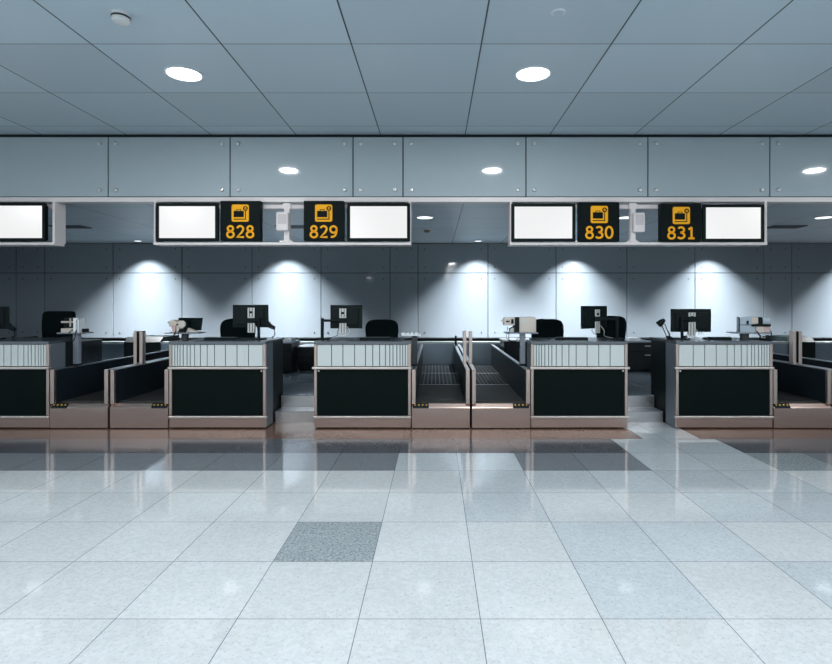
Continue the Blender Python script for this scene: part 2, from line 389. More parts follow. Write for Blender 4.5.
# ------------------------------------------------------------------ baggage conveyors
def make_conveyor(s, loc, label, back_post):
    """s: side of the counter (-1 left)"""
    t = thing('baggage_conveyor', loc, label, 'conveyor', 'baggage conveyors between the counters')
    W = .36; L = 4.17
    sk = [(0, .014), (0, .258), (.008, .268), (.046, .306), (.12, .306), (.12, .014)]
    MB().prism(sk, -W, W).build('front_skirt', 'steel', t)
    MB().box(-W + .01, W - .01, .122, L, 0, .29).build('frame', 'black_body', t)
    MB().box(-W + .01, W - .01, .03, .118, 0, .0135).build('foot_plate', 'black_body', t)
    for sd in (-1, 1):
        MB().box(sd * W, sd * (W - .045), .05, L, .307, .720).build('side_panel', 'side_laminate', t)
        MB().box(sd * (W + .001), sd * (W - .05), .045, L + .005, .720, .735, bev=.003, seg=1).build('cap_rail', 'steel_cool', t)
        MB().box(sd * W, sd * (W - .048), .004, .048, .307, .735, bev=.004).build('front_post', 'steel_post', t)
    xi = W - .05
    MB().box(-xi, xi, .125, 1.50, .291, .325, bev=.008).build('belt', 'belt_rubber', t)
    for a, b_ in ((1.53, 2.82), (2.88, L - .02)):
        q = MB().box(-xi, xi, a, b_, .291, .316, mi=1)
        n = 10
        for k in range(n):
            xc = -xi + (k + .5) * 2 * xi / n
            q.box(xc - .021, xc + .021, a + .01, b_ - .01, .316, .328)
        q.build('roller_belt', ['belt_strip', 'belt_bed'], t)
    MB().box(-xi, xi, 2.83, 2.87, .291, .327).build('cross_bar', 'steel_cool', t)
    MB().box(-xi, xi, 1.503, 1.527, .291, .326).build('cross_bar', 'steel_cool', t)
    # buttons on the sloped lip
    n = Vector((0, -.707, .707)); pr = [(-.001, .256), (.006, .2735), (.043, .3115), (.052, .3115), (.052, .3065), (.046, .3065), (.009, .269), (.0005, .256)]
    xa, xb = s * (W - .012), s * (W - .21)
    bp = MB().prism([(y - .004, z + .0005) for y, z in pr], min(xa, xb), max(xa, xb)).build('button_panel', 'black_plastic', t)
    for k in range(4):
        xc = s * (W - .04 - k * .047)
        R = Matrix.Translation((xc, .0205, .2935)) @ Matrix.Rotation(PI / 4, 4, 'X')
        MB().box(-.009, .009, -.010, .010, -.001, .005, bev=.002, seg=1, M4=R).build('button', 'gold', bp)
    xd = -s * (W - .026)
    MB().box(xd - .022, xd + .022, .65, .735, .735, 1.180, bev=.004).build('tall_post', 'steel_post', t)
    MB().box(xd - s * .023, xd - s * .019, .656, .730, .75, 1.172).build('post_strip', 'black_plastic', t)
    if back_post:
        MB().box(xd - .018, xd + .018, 3.80, 3.90, .735, .93, bev=.004).build('back_post', 'black_plastic', t)
    return t
v3 = make_conveyor(-1, (.072, ZC, 0), 'baggage conveyor on the right side of the sign 829 counter', True)
v4 = make_conveyor(1, (.820, ZC, 0), 'baggage conveyor on the left side of the sign 830 counter', False)
PL, PR = -4.045, 4.936
dup(v3, (PL - .374, ZC, 0), 'baggage conveyor beside the counter cut off by the left edge of the photo')
dup(v4, (PL + .374, ZC, 0), 'baggage conveyor on the left side of the sign 828 counter')
dup(v3, (PR - .374, ZC, 0), 'baggage conveyor on the right side of the sign 831 counter')
dup(v4, (PR + .374, ZC, 0), 'baggage conveyor at the right edge of the photo, only its rear showing')

# ------------------------------------------------------------------ collector conveyor along the back wall
t = thing('collector_conveyor', (0, 10.87, 0), 'long steel collector conveyor running along the foot of the glass back wall', 'conveyor')
MB().box(-10.5, 10.5, 0, .02, .02, .74).build('front_panel', 'steel_blue', t)
MB().box(-10.5, 10.5, -.01, .16, .74, .785, bev=.006).build('ledge', 'steel_cool', t)
MB().box(-10.5, 10.5, .16, .80, .70, .755).build('belt', 'belt_rubber', t)
MB().box(-10.5, 10.5, .80, .90, .0, .80).build('back_guard', 'black_body', t)
for a, b_ in ((-6.28, -5.55), (7.15, 7.68)):
    MB().prism([(-.03, .46), (-.03, .78), (.10, .875), (.75, .875), (.75, .757), (.17, .757), (.17, .787), (-.012, .787), (-.012, .46)], a, b_).build('hood', 'black_plastic', t)

# ------------------------------------------------------------------ cabinets behind the counters
def cabinet(name, loc, w, d, h, label, drawers=0, hx=None, cat='cabinet', topm='pole_grey', base=.03):
    t = thing(name, loc, label, cat)
    MB().box(-w / 2, w / 2, .02, d, base, h - .025).build('body', 'cabinet', t)
    MB().box(-w / 2 + .02, w / 2 - .02, .05, d - .03, 0, base).build('plinth', 'black_body', t)
    MB().box(-w / 2 - .008, w / 2 + .008, 0, d, h - .025, h, bev=.004).build('top', topm, t)
    full = h - base - .045
    cuts = [0, full] if not drawers else [0, .165, full] if drawers == 2 else [full * k / drawers for k in range(drawers + 1)]
    for c0, c1 in zip(cuts, cuts[1:]):
        z1 = h - .035 - c0; z0 = h - .035 - c1 + .01
        f = MB().box(-w / 2 + .01, w / 2 - .01, .003, .02, z0, z1, bev=.003, seg=1).build('drawer' if drawers else 'door', 'cabinet', t)
        if hx is not None:
            MB().box(hx - .05, hx + .05, -.018, .003, z1 - .06, z1 - .045, bev=.003).build('handle', 'silver', f)
    return t
cabinet('filing_cabinet', (-2.69, 9.60, .31), .24, .6, .56, 'narrow black filing cabinet seen through the gap left of the sign 829 counter', 2)
cabinet('low_cabinet', (-1.90, 9.90, .31), 1.28, .62, .46, 'low black cabinet with silver top edge, in the gap left of the sign 829 counter', 2, None, topm='steel_cool')
cabinet('drawer_cabinet', (3.68, 9.80, .31), .60, .6, .56, 'black drawer cabinet with silver handles, in the gap left of the sign 831 counter', 2, .20)
cabinet('storage_cabinet', (1.95, 9.80, .31), 1.38, .6, .58, 'black cabinet with pale top, behind the printer pole of the sign 830 counter', 0, topm='paper')
cabinet('storage_cabinet', (-6.75, 9.80, .31), .60, .6, .56, 'black cabinet behind the printer pole of the leftmost counter', 0, topm='cabinet')
t = thing('paper_stack', (3.72, 9.98, .87), 'white stack of paper on the black drawer cabinet by the sign 831 counter', 'paper')
for k in range(4):
    MB().box(-.10 + .004 * (k % 2), .10 + .004 * (k % 2), 0, .28, k * .012, k * .012 + .0115).build('paper_ream', 'paper', t)
t = thing('reflection_tray', (-2.69, 9.72, .87), 'pale added tray standing for the bright reflecting top of the narrow black filing cabinet', 'tray')  # tray added in place of the bright reflection on the cabinet top
MB().box(-.10, .10, 0, .30, 0, .008).box(-.10, -.09, 0, .30, .008, .06).box(.09, .10, 0, .30, .008, .06).build('tray', 'grey_plastic', t)
MB().box(-.085, .085, .01, .29, .008, .04).build('paper', 'paper', t)

# ------------------------------------------------------------------ office chairs
def make_chair(loc, rz, label, ex=.55):
    t = thing('office_chair', loc, label, 'chair', 'black office chairs behind the counters', rz)
    # backrest facing -y, rounded top, slightly curved
    bm_ = MB(); n = 24; w0, w1, h = .225, .255, .48
    out = []
    for i in range(n + 1):
        a = PI * i / n
        cx = math.copysign(abs(math.cos(a)) ** ex, math.cos(a)); sz = abs(math.sin(a)) ** ex
        out.append((cx * w1, .52 + .30 + sz * .18))
    prof = [(w0, .52)] + out + [(-w0, .52)]
    def yc(x, z): return .20 + .55 * x * x * -1 + .10 * (z - .52) ** 1
    m_ = len(prof); vs = []
    for dy, sc in ((-.012, .93), (-.035, .97), (-.04, .9), (.02, .93), (.028, .98)): pass
    layers = [(-.038, .90), (-.030, .97), (-.010, 1.0), (.012, 1.0), (.026, .97), (.032, .90)]
    for dy, sc in layers:
        for x, z in prof:
            zz = .75 + (z - .75) * sc; xx = x * sc
            vs.append((xx, yc(xx, zz) + dy, zz))
    fs = []
    for l in range(len(layers) - 1):
        for i in range(m_):
            fs.append((l * m_ + i, l * m_ + (i + 1) % m_, (l + 1) * m_ + (i + 1) % m_, (l + 1) * m_ + i))
    fs.append(tuple(range(m_))[::-1]); fs.append(tuple(range((len(layers) - 1) * m_, len(layers) * m_)))
    bm_.add(vs, fs, False).build('backrest', 'fabric', t)
    MB().box(-.24, .24, -.26, .20, .43, .51, bev=.035, seg=4).build('seat', 'fabric', t)
    MB().tube(smooth_curve([(0, .08, .415), (0, .27, .42), (0, .285, .52), (0, .26, .70)]), .022, 8).build('back_bracket', 'black_plastic', t)
    MB().box(-.12, .12, -.10, .12, .405, .43).build('seat_plate', 'black_plastic', t)
    MB().lathe([(.028, .09), (.028, .25), (.018, .255), (.018, .405)], n=14).build('gas_column', 'black_plastic', t)
    b = MB()
    for k in range(5):
        a = 2 * PI * k / 5 + .3; b.tube([(0, 0, .115), (.29 * math.cos(a), .29 * math.sin(a), .075)], [.032, .018], 8)
    b.build('star_base', 'black_plastic', t)
    for k in range(5):
        a = 2 * PI * k / 5 + .3
        MB().lathe([(.0, -.02), (.026, -.018), (.028, 0), (.026, .018), (.0, .02)], (.285 * math.cos(a), .285 * math.sin(a), .028), 12, 'y').build('caster', 'black_plastic', t)
    for sd in (-1, 1):
        MB().tube(smooth_curve([(sd * .20, -.02, .425), (sd * .285, -.02, .43), (sd * .29, -.02, .64)]), .014, 8).box(sd * .265, sd * .315, -.16, .12, .64, .665, bev=.01).build('armrest', 'black_plastic', t)
    return t
PZ = .31
def cz(top): return (top - PZ) / 1.0
ch = make_chair((-.82, 8.10, PZ), .0, 'black office chair with rounded back, behind the sign 829 counter')
dup(ch, (-2.96, 7.95, PZ), 'black office chair half hidden by the monitor on the sign 828 counter', .15).scale = (1, 1, 1.02)
dup(ch, (1.745, 8.10, PZ), 'black office chair with rounded back, beside the printer of the sign 830 counter', .05).scale = (1, 1, 1.01)
dup(ch, (2.50, 8.00, PZ), 'black office chair turned sideways, to the right of the angled monitor', -.95).scale = (1, 1, 1.06)
make_chair((-5.78, 8.05, PZ), 0, 'tall square-backed black office chair behind the leftmost counter', .22).scale = (.97, 1, 1.13)

# ------------------------------------------------------------------ monitors (seen from behind)
TOP = 1.086
def make_monitor(cx, d, px0, px1, py0, py1, bx, pole_px, label, rz=0.0, scanner=False, bar=(309, 319, 323, 333)):
    """px extents of the panel at depth d, bracket centre px bx, pole px"""
    t = thing('monitor', (X(pole_px, d), d, TOP), label, 'monitor', 'computer monitors on the counters')
    ox = X(pole_px, d); oz = TOP
    xa, xb = X(px0, d) - ox, X(px1, d) - ox; za, zb = Z(py1, d) - oz, Z(py0, d) - oz
    mx = (xa + xb) / 2
    bxc = X(bx, d) - ox
    R = Matrix.Translation((bxc, 0, 0)) @ Matrix.Rotation(rz, 4, 'Z') @ Matrix.Translation((-bxc, 0, 0))
    k = 1 / math.cos(rz); xa, xb = bxc + (xa - bxc) * k, bxc + (xb - bxc) * k
    pn = MB().box(xa, xb, .02, .05, za, zb, bev=.006, M4=R).box(xa + .05, xb - .05, .003, .02, za + .04, zb - .04, bev=.01, M4=R).build('housing', 'black_plastic', t)
    MB().box(xa + .012, xb - .012, .0505, .052, za + .012, zb - .012, M4=R).build('screen', 'bezel', pn)
    b = MB(); sl = MB(); w = .046
    z = [Z(v, d) - oz for v in bar]
    for (u, v) in ((z[1], z[0]), (z[3], z[2])):
        b.box(bxc - w, bxc + w, -.022, -.008, u, v, bev=.004, M4=R)
        for o_ in (-.019, .019): sl.box(bxc + o_ - .004, bxc + o_ + .004, -.0235, -.0215, u + .012, v - .004, M4=R)
    br = b.build('mount_bracket', 'silver', t); sl.build('bracket_slot', 'black_plastic', br)
    MB().box(bxc - .018, bxc + .018, -.03, -.004, z[0] - .075, z[0] - .045, bev=.004, M4=R).box(bxc - .02, bxc + .02, -.008, .004, z[3] + .01, z[0] - .01, M4=R).build('bracket_knob', 'black_plastic', br)
    za_ = (z[1] + z[2]) / 2
    MB().tube([(0, -.03, za_), (bxc, -.03, za_)], .017, 10).box(bxc - .03, bxc + .03, -.045, .003, za_ - .03, za_ + .03, bev=.006).build('arm', 'black_plastic', t)
    MB().tube([(0, -.03, .012), (0, -.03, za_ + .03)], .019, 12).build('pole', 'black_plastic', t)
    MB().box(-.075, .075, -.10, .08, 0, .014, bev=.005).build('base', 'black_plastic', t)
    sg = 1 if bxc >= 0 else -1
    for j, (dx, sag) in enumerate(((.05, .06), (-.035, .09))):
        MB().tube(smooth_curve([(bxc + dx, -.01, z[3] + .10), (bxc + dx * 1.9, -.02, z[3] + .03), (bxc + dx * 1.2 - sg * .03, -.03, z[3] - .02), (bxc * .5, .01, .03), (bxc * .3 + dx, .06, .012)]), .0035, 6).build('cable', 'black_plastic' if j else 'silver', t)
    if scanner:
        e = xb + .005
        MB().prism([(e - .02, za + .10), (e + .045, za + .035), (e + .085, za + .01), (e + .08, za - .03), (e + .05, za - .02), (e - .02, za + .01)], .0, .05, 'y').build('handset', 'black_plastic', t)
        MB().tube([Vector((v.x, v.y, max(v.z, .014))) for v in smooth_curve([(e + .07, .02, za - .01), (e + .085, .02, za - .09), (e + .05, .02, za - .14), (e + .055, .02, .035), (e + .06, .02, .022)])], .006, 6).build('handset_cable', 'black_plastic', t)
    return t
make_monitor(0, 7.10, 232, 267.5, 304.8, 327.5, 251.5, 259.5, 'black monitor with a handset on its side, on the sign 828 counter', scanner=True, bar=(307.7, 318, 323, 332.5))
make_monitor(0, 7.10, 330, 362, 305, 328.5, 343, 323, 'black monitor on a side arm, on the sign 829 counter', bar=(308.5, 318, 323, 333.5))
make_monitor(0, 7.10, 580.5, 612, 306, 328.5, 596.5, 616.5, 'black monitor turned at an angle, on the sign 830 counter', rz=.62, bar=(309.5, 316.5, 321.5, 333))
make_monitor(0, 7.10, 672, 712, 309, 332, 691.5, 681, 'wide black monitor beside the desk lamp, on the sign 831 counter', bar=(312.5, 316.5, 322, 336.5))
make_monitor(0, 7.10, -32, 6.8, 306.5, 329, -14, -4, 'black monitor cut off by the left edge of the photo', scanner=True)

# ------------------------------------------------------------------ keyboards
def make_keyboard(loc, label):
    t = thing('keyboard', loc, label, 'keyboard', 'keyboards on the counters')
    MB().prism([(-.08, 0), (-.08, .030), (.08, .012), (.08, 0)], -.20, .20).build('case', 'black_plastic', t)
    k = MB()
    for r in range(5):
        y = -.065 + r * .029; z = .0295 - (y + .08) * .018 / .16
        for c in range(15): k.box(-.19 + c * .0255, -.19 + c * .0255 + .021, y, y + .023, z - .004, z + .006)
    k.build('keys', 'slate_panel', t)
    return t
kb = make_keyboard((X(222, 7.05), 7.05, TOP), 'black keyboard beneath the office chair on the sign 828 counter')
dup(kb, (X(376, 7.05), 7.05, TOP), 'black keyboard in front of the rounded chair on the sign 829 counter')
dup(kb, (X(571, 7.05), 7.05, TOP), 'black keyboard left of the angled monitor on the sign 830 counter')
k4 = dup(kb, (X(717, 7.05), 7.05, TOP), 'black keyboard between monitor and printer on the sign 831 counter'); k4.scale = (.75, 1, 1.1)

# ------------------------------------------------------------------ desk lamp on counter E
d = 7.02
t = thing('desk_lamp', (X(671, d), d, TOP), 'black articulated desk lamp standing left of the wide monitor', 'lamp')
ox = X(671, d)
def lp(px, py, dy=0): return (X(px, d) - ox, dy, Z(py, d) - TOP)
MB().lathe([(.055, 0), (.055, .012), (.03, .022), (.014, .04)], n=18).build('base', 'black_plastic', t)
MB().tube([lp(671, 338.8), lp(668.5, 336)], .010, 8).tube([lp(669.5, 336.5, -.012), lp(664.2, 323.5, -.012)], .006, 8).tube([lp(667.2, 337, .012), lp(661.6, 324, .012)], .006, 8).tube([lp(670, 337), lp(666, 336.5)], .014, 8).build('arm', 'black_plastic', t)
MB().tube([lp(664.5, 320), lp(662, 321.5), lp(658.5, 324.5)], [.022, .036, .044], 14).build('lamp_head', 'black_plastic', t)
MB().tube(smooth_curve([lp(666, 328), lp(670, 334), lp(669, 337), lp(675, 338.9)]), .004, 6).build('cable', 'black_plastic', t)

# ------------------------------------------------------------------ ticket printers on poles
def make_pole(x, d, zt, w, label, name='printer_stand', shelf=(-.20, .18), mp='pole_grey', ms='pole_grey', z0=.736):
    t = thing(name, (x, d, 0), label, 'stand', 'printer stands beside the counters')
    MB().box(-w - .004, w + .004, -.06, .06, z0, z0 + .018, bev=.004).build('base', 'black_plastic', t)
    MB().box(-w, w, -.035, .035, z0 + .018, zt - .016, bev=.006).build('pole', mp, t)
    MB().box(shelf[0], shelf[1], -.095, .14, zt - .016, zt, bev=.004).build('shelf', ms, t)
    return t
PD = 7.15
def edge(c, s): return CX[c] + s * .60
ZT = Z(332.3, PD)
# D : beige printer
xD = edge('D', -1) - .026
make_pole(xD, PD, ZT, .034, 'grey printer stand beside the sign 830 counter, carrying the large beige printer', shelf=(X(505, PD) - xD, X(537, PD) - xD))
t = thing('ticket_printer', (xD, PD, ZT), 'large beige box ticket printer left of the sign 830 counter', 'printer', 'ticket printers on the stands')
q = lambda px: X(px, PD) - xD
r = lambda py: Z(py, PD) - ZT
bx = MB().box(q(518.5), q(535), -.09, .12, .001, r(317), bev=.012, seg=3).build('housing', 'beige', t)
MB().box(q(520), q(524), -.094, -.09, r(323), r(318.3)).build('label_plate', 'silver', bx)
MB().box(q(503.5), q(515), -.06, .06, r(325), r(317.5), bev=.008).box(q(501.3), q(504), -.02, .02, r(322), r(319.5), bev=.004).build('feed_unit', 'beige', t)
MB().box(q(514), q(519), -.07, .06, r(326), r(317.2), bev=.004).box(q(505.5), q(509), -.064, -.058, r(322), r(320.5)).box(q(510.5), q(513), -.064, -.058, r(323.5), r(319)).build('mechanism', 'black_plastic', t)
MB().box(q(513.5), q(518.6), -.07, .08, .001, r(326), bev=.003).build('ticket_bin', 'black_plastic', t)
MB().box(q(509.5), q(514), -.05, .05, .001, r(327.5), bev=.012).build('roll_cover', 'silver', t)
MB().tube(smooth_curve([(q(513), -.07, r(326.5)), (q(509), -.105, r(328.5)), (q(507.7), -.115, r(333)), (q(508.5), -.10, r(340)), (q(515), -.06, r(341)), (q(520), -.045, r(347))]), .005, 6).tube(smooth_curve([(q(507), -.06, r(326)), (q(506), -.108, r(331)), (q(505.8), -.11, r(338)), (q(513), -.08, r(342)), (q(519), -.05, r(336))]), .004, 6).build('cable', 'black_plastic', t)
# E : blue grey printer
xE = edge('E', 1) - .070
make_pole(xE, PD, ZT, .046, 'dark printer stand at the right end of the sign 831 counter', shelf=(X(732, PD) - xE, X(767, PD) - xE), mp='pole_dark', z0=0)
t = thing('ticket_printer', (xE, PD, ZT), 'blue-grey ticket printer with open feed, at the right end of the sign 831 counter', 'printer', 'ticket printers on the stands')
q = lambda px: X(px, PD) - xE
MB().box(q(736), q(752), -.08, -.01, .001, r(316.8), bev=.006).build('housing', 'grey_plastic', t)
MB().box(q(743), q(745), -.086, -.079, r(324), r(320.5)).box(q(736), q(748), -.081, -.079, r(325), r(324.4)).box(q(735.6), q(736.4), -.082, -.07, .004, r(317.5)).build('latch', 'black_plastic', t)
MB().box(q(748), q(754.5), -.087, .08, r(323.5), r(317), bev=.004).build('ticket_stock', 'beige', t)
MB().box(q(754), q(759), -.09, .06, r(325), r(317), bev=.01).box(q(748), q(766.5), -.10, .06, r(326.2), r(324), bev=.005).build('mechanism', 'black_plastic', t)
MB().box(q(759), q(767.5), -.07, .06, r(324), r(317.5), bev=.012).box(q(760), q(766), -.076, -.07, r(321.6), r(320), bev=.002).build('feed_unit', 'grey_plastic', t)
MB().box(q(752.3), q(760), -.088, .06, .002, r(326.3), bev=.004).build('roll_cover', 'beige', t)
MB().box(q(760.2), q(766), -.085, .06, .002, r(326.3), bev=.006).build('end_cap', 'pink_plastic', t)
MB().tube(smooth_curve([(q(752.5), -.092, .02), (q(753), -.112, .0), (q(755), -.11, r(336)), (q(757), -.05, r(341)), (q(757.5), -.03, r(342))]), .006, 6).tube(smooth_curve([(q(766), -.09, .03), (q(766), -.112, .004), (q(765), -.11, r(336.5)), (q(760), -.07, r(340.5)), (q(759), -.04, r(342))]), .006, 6).tube(smooth_curve([(q(755), -.11, r(335.3)), (q(759), -.11, r(336.3)), (q(764), -.11, r(335))]), .005, 6).build('cable', 'black_plastic', t)
# B : cream rounded printer with dark display
xB = edge('B', -1) - .026
make_pole(xB, PD, ZT, .036, 'grey printer stand at the left end of the sign 828 counter', shelf=(X(168, PD) - xB, X(201.5, PD) - xB), mp='pole_dark')
t = thing('ticket_printer', (xB, PD, ZT), 'cream ticket printer with a dark display behind it, on the sign 828 counter', 'printer', 'ticket printers on the stands')
q = lambda px: X(px, PD) - xB
MB().tube([(q(175), -.07, r(323.5)), (q(175), .05, r(323.5))], .052, 18).tube([(q(184), -.075, r(324)), (q(184), .05, r(324))], .050, 18).box(q(175), q(185), -.06, .05, r(328.5), r(322), bev=.012).box(q(174.5), q(178), -.07, .04, .001, r(326)).box(q(179), q(181.5), -.07, .04, .001, r(327)).build('housing', 'beige', t)
MB().tube([(q(180.3), -.082, r(324.3)), (q(180.3), -.055, r(324.3))], .011, 10).tube([(q(184.5), -.082, r(319.8)), (q(184.5), -.06, r(319.8))], .011, 10).box(q(185), q(188), -.05, .06, r(329), r(319.5), bev=.01).box(q(182), q(186), -.08, .05, .001, r(329)).build('mechanism', 'black_plastic', t)
MB().box(q(168), q(170), -.01, .02, r(322.8), r(321.4), bev=.003).tube([(q(169), .005, r(322.1)), (q(173), .005, r(322.3))], .004, 6).build('sensor', 'slate_panel', t)
MB().prism([(q(176), r(318)), (q(200), r(318)), (q(198.5), r(330.5)), (q(186), .02), (q(176), .02)], .07, .09, 'y').build('display', 'bezel', t)
MB().prism([(q(186), .002), (q(197.5), .002), (q(188), r(328))], .0, .06, 'y').build('display_foot', 'beige', t)
MB().box(q(175.5), q(178.2), -.082, -.07, .001, r(325), bev=.003).build('ticket', 'pink_plastic', t)
MB().tube(smooth_curve([(q(179), -.08, .02), (q(179), -.112, 0), (q(178), -.11, r(336)), (q(181), -.10, r(339)), (q(183), -.05, r(342))]), .007, 6).tube(smooth_curve([(q(182), -.085, .02), (q(182), -.112, 0), (q(182.5), -.11, r(337)), (q(180), -.10, r(341))]), .006, 6).build('cable', 'black_plastic', t)
# A : open frame printer
xA = edge('A', 1) + .026
make_pole(xA, PD, ZT, .036, 'grey printer stand beside the counter cut off by the left edge of the photo', shelf=(X(61.5, PD) - xA, X(87, PD) - xA))
t = thing('ticket_printer', (xA, PD, ZT), 'white open-frame ticket printer beside the tall square chair back', 'printer', 'ticket printers on the stands')
q = lambda px: X(px, PD) - xA
MB().box(q(65), q(79.5), -.08, .08, .001, r(328.2), bev=.004).box(q(64.5), q(79), -.07, -.04, r(322.7), r(321), bev=.003).box(q(64.5), q(79), .04, .07, r(322.7), r(321), bev=.003).box(q(73), q(74), -.07, -.055, r(326.5), r(318)).build('tray_frame', 'beige', t)
MB().box(q(77.5), q(80.3), -.09, .02, .001, r(318.2), bev=.004).box(q(77.2), q(83), -.085, -.06, r(320), r(317.8), bev=.003).box(q(81.8), q(83), -.085, .05, .001, r(318)).build('side_frame', 'paper', t)
MB().box(q(65.5), q(77), -.04, .07, r(327.5), r(318), bev=.01).build('mechanism', 'black_plastic', t)
MB().box(q(83), q(87), -.03, .05, .004, r(328.6), bev=.008).build('side_unit', 'black_plastic', t)
MB().box(q(75.4), q(77), -.083, -.079, r(330.6), r(329.3)).build('button', 'black_plastic', t)
MB().tube(smooth_curve([(q(75), -.085, .02), (q(75), -.112, 0), (q(75), -.11, r(336)), (q(77.5), -.11, r(341.5)), (q(80.5), -.11, r(337)), (q(81), -.11, .0), (q(81.3), -.095, .03)]), .006, 6).build('cable', 'black_plastic', t)
# C : bare tray with papers
xC = edge('C', 1) + .026
make_pole(xC, PD, Z(334.3, PD), .036, 'dark stand with an empty white tray, right of the sign 829 counter', shelf=(X(402, PD) - xC, X(421, PD) - xC), mp='pole_dark', ms='paper', name='tray_stand')
t = thing('paper_slips', (xC, PD, Z(334.3, PD)), 'small white paper slips on the tray right of the sign 829 counter', 'paper')
for px, w in ((403.5, .05), (408, .035), (412, .03), (416.5, .04)):
    x = X(px, PD) - xC
    MB().box(x - w / 2, x + w / 2, -.08, .06, 0, .014 + .012 * random.random()).build('paper', 'paper', t)

# ------------------------------------------------------------------ sign gantries under the fascia
ZS = ZF - .075
def gantry(name, px0, px1, post_px, label):
    x0, x1 = X(px0, ZF), X(px1, ZF)
    t = thing(name, (0, ZF, 0), label, 'sign frame', 'white sign frames hanging from the bulkhead')
    zb0, zb1 = Z(244.6, ZS), Z(242.0, ZS); zt0, zt1 = Z(207.8, ZF), Z(203.6, ZF)
    MB().box(x0, x1, -.045, .15, zb0, zb1, bev=.003, seg=1).build('bottom_rail', 'white_metal', t)
    MB().box(x0 + .02, x1 - .02, .06, .12, zt0, zt1, bev=.003, seg=1).build('top_rail', 'white_metal', t)
    for xx in (x0, x1 - .03):
        MB().box(xx, xx + .03, -.03, .17, zb1, Z(202.2, ZF)).build('end_plate', 'white_metal', t)
    if post_px:
        x = X(post_px, ZF)
        MB().box(x - .035, x + .035, .03, .10, zb1, Z(202.2, ZF), bev=.003, seg=1).prism([(x - .10, zb1), (x + .10, zb1), (x + .035, zb1 + .05), (x - .035, zb1 + .05)], .04, .09, 'y').box(x - .05, x + .05, .028, .11, zt0 - .01, zt1 + .01).build('hanger_post', 'white_metal', t)
    return t
gantry('sign_frame', 155, 411, 286, 'white sign frame carrying signs 828 and 829')
gantry('sign_frame', 509.5, 765.5, 634, 'white sign frame carrying signs 830 and 831')
gantry('sign_frame', -199, 56.5, None, 'white sign frame running out of the photo at its left edge')

def display(px0, px1, py0, py1, label):
    x0, x1, z0, z1 = X(px0, ZS), X(px1, ZS), Z(py1, ZS), Z(py0, ZS)
    t = thing('display_screen', ((x0 + x1) / 2, ZF, z0), label, 'screen', 'lit white display screens under the bulkhead')
    w = (x1 - x0) / 2; h = z1 - z0; b = .038
    f = MB().box(-w, w, -.075, -.035, 0, b, bev=.004, seg=1).box(-w, w, -.075, -.035, h - b, h, bev=.004, seg=1).box(-w, -w + b, -.075, -.035, b, h - b).box(w - b, w, -.075, -.035, b, h - b)
    f.build('bezel', 'bezel', t)
    MB().box(-w + b - .002, w - b + .002, -.060, -.045, b - .002, h - b + .002).build('screen', 'screen', t)
    MB().box(-w + .05, w - .05, -.044, .05, .02, h - .02).build('housing', 'black_plastic', t)
    MB().box(-.05, .05, .0505, .0595, h * .3, h * .85).build('hanger', 'white_metal', t)
    return t
display(155.5, 218, 203, 241, 'lit white screen left of sign 828')
display(347, 410, 203, 241, 'lit white screen right of sign 829')
display(511.5, 575.5, 203.4, 241.4, 'lit white screen left of sign 830')
display(703, 764.5, 204.2, 241.6, 'lit white screen right of sign 831')
display(-17, 45, 202.5, 241, 'lit white screen cut off by the left edge of the photo')

def ell(cx, cy, rx, ry, a0, a1, n=22):
    return [(cx + rx * math.cos(math.radians(a0 + (a1 - a0) * k / n)), cy + ry * math.sin(math.radians(a0 + (a1 - a0) * k / n))) for k in range(n + 1)]
DIG = {
    '8': [ell(0, .735, .205, .19, 90, 450), ell(0, .275, .255, .225, 90, 450)],
    '0': [ell(0, .5, .26, .43, 90, 450, 30)],
    '2': [ell(-.005, .70, .235, .225, 165, -25) + [(.10, .42), (-.25, .075), (.29, .075)]],
    '9': [ell(0, .665, .245, .25, 90, 450), ell(-.045, .665, .29, .58, 0, -62, 14) + [(-.10, .075), (-.20, .10)]],
    '3': [ell(-.02, .725, .225, .20, 150, -72, 18) + [(-.06, .52)], [(-.06, .52)] + ell(-.03, .285, .27, .215, 68, -148, 20)],
    '1': [[(.03, .93), (.03, .07)], [(-.20, .76), (-.02, .88), (.03, .93)], [(-.22, .07), (.26, .07)]],
}
def digits_mesh(txt, h, parent, loc):
    b = MB(); th = .076; adv = .755
    for i, ch_ in enumerate(txt):
        ox = (i - 1) * adv
        for st in DIG[ch_]:
            closed = (abs(st[0][0] - st[-1][0]) + abs(st[0][1] - st[-1][1])) < 1e-6
            pts = st[:-1] if closed else st
            n = len(pts); vs = []
            for k in range(n):
                p0 = pts[k - 1] if (k or closed) else pts[0]; p1 = pts[(k + 1) % n] if (k < n - 1 or closed) else pts[k]
                dx, dy = p1[0] - p0[0], p1[1] - p0[1]; l = math.hypot(dx, dy) or 1
                nx, ny = -dy / l * th, dx / l * th
                for sx, yy in ((1, 0), (-1, 0), (-1, .004), (1, .004)):
                    vs.append(((ox + pts[k][0] + sx * nx) * h, yy, (pts[k][1] + sx * ny) * h))
            fs = [(k * 4 + j, k * 4 + (j + 1) % 4, ((k + 1) % n) * 4 + (j + 1) % 4, ((k + 1) % n) * 4 + j) for k in range(n if closed else n - 1) for j in range(4)]
            if not closed: fs += [(0, 1, 2, 3), (n * 4 - 4, n * 4 - 3, n * 4 - 2, n * 4 - 1)]
            b.add(vs, fs)
    return b.build('number', 'sign_yellow', parent, loc)

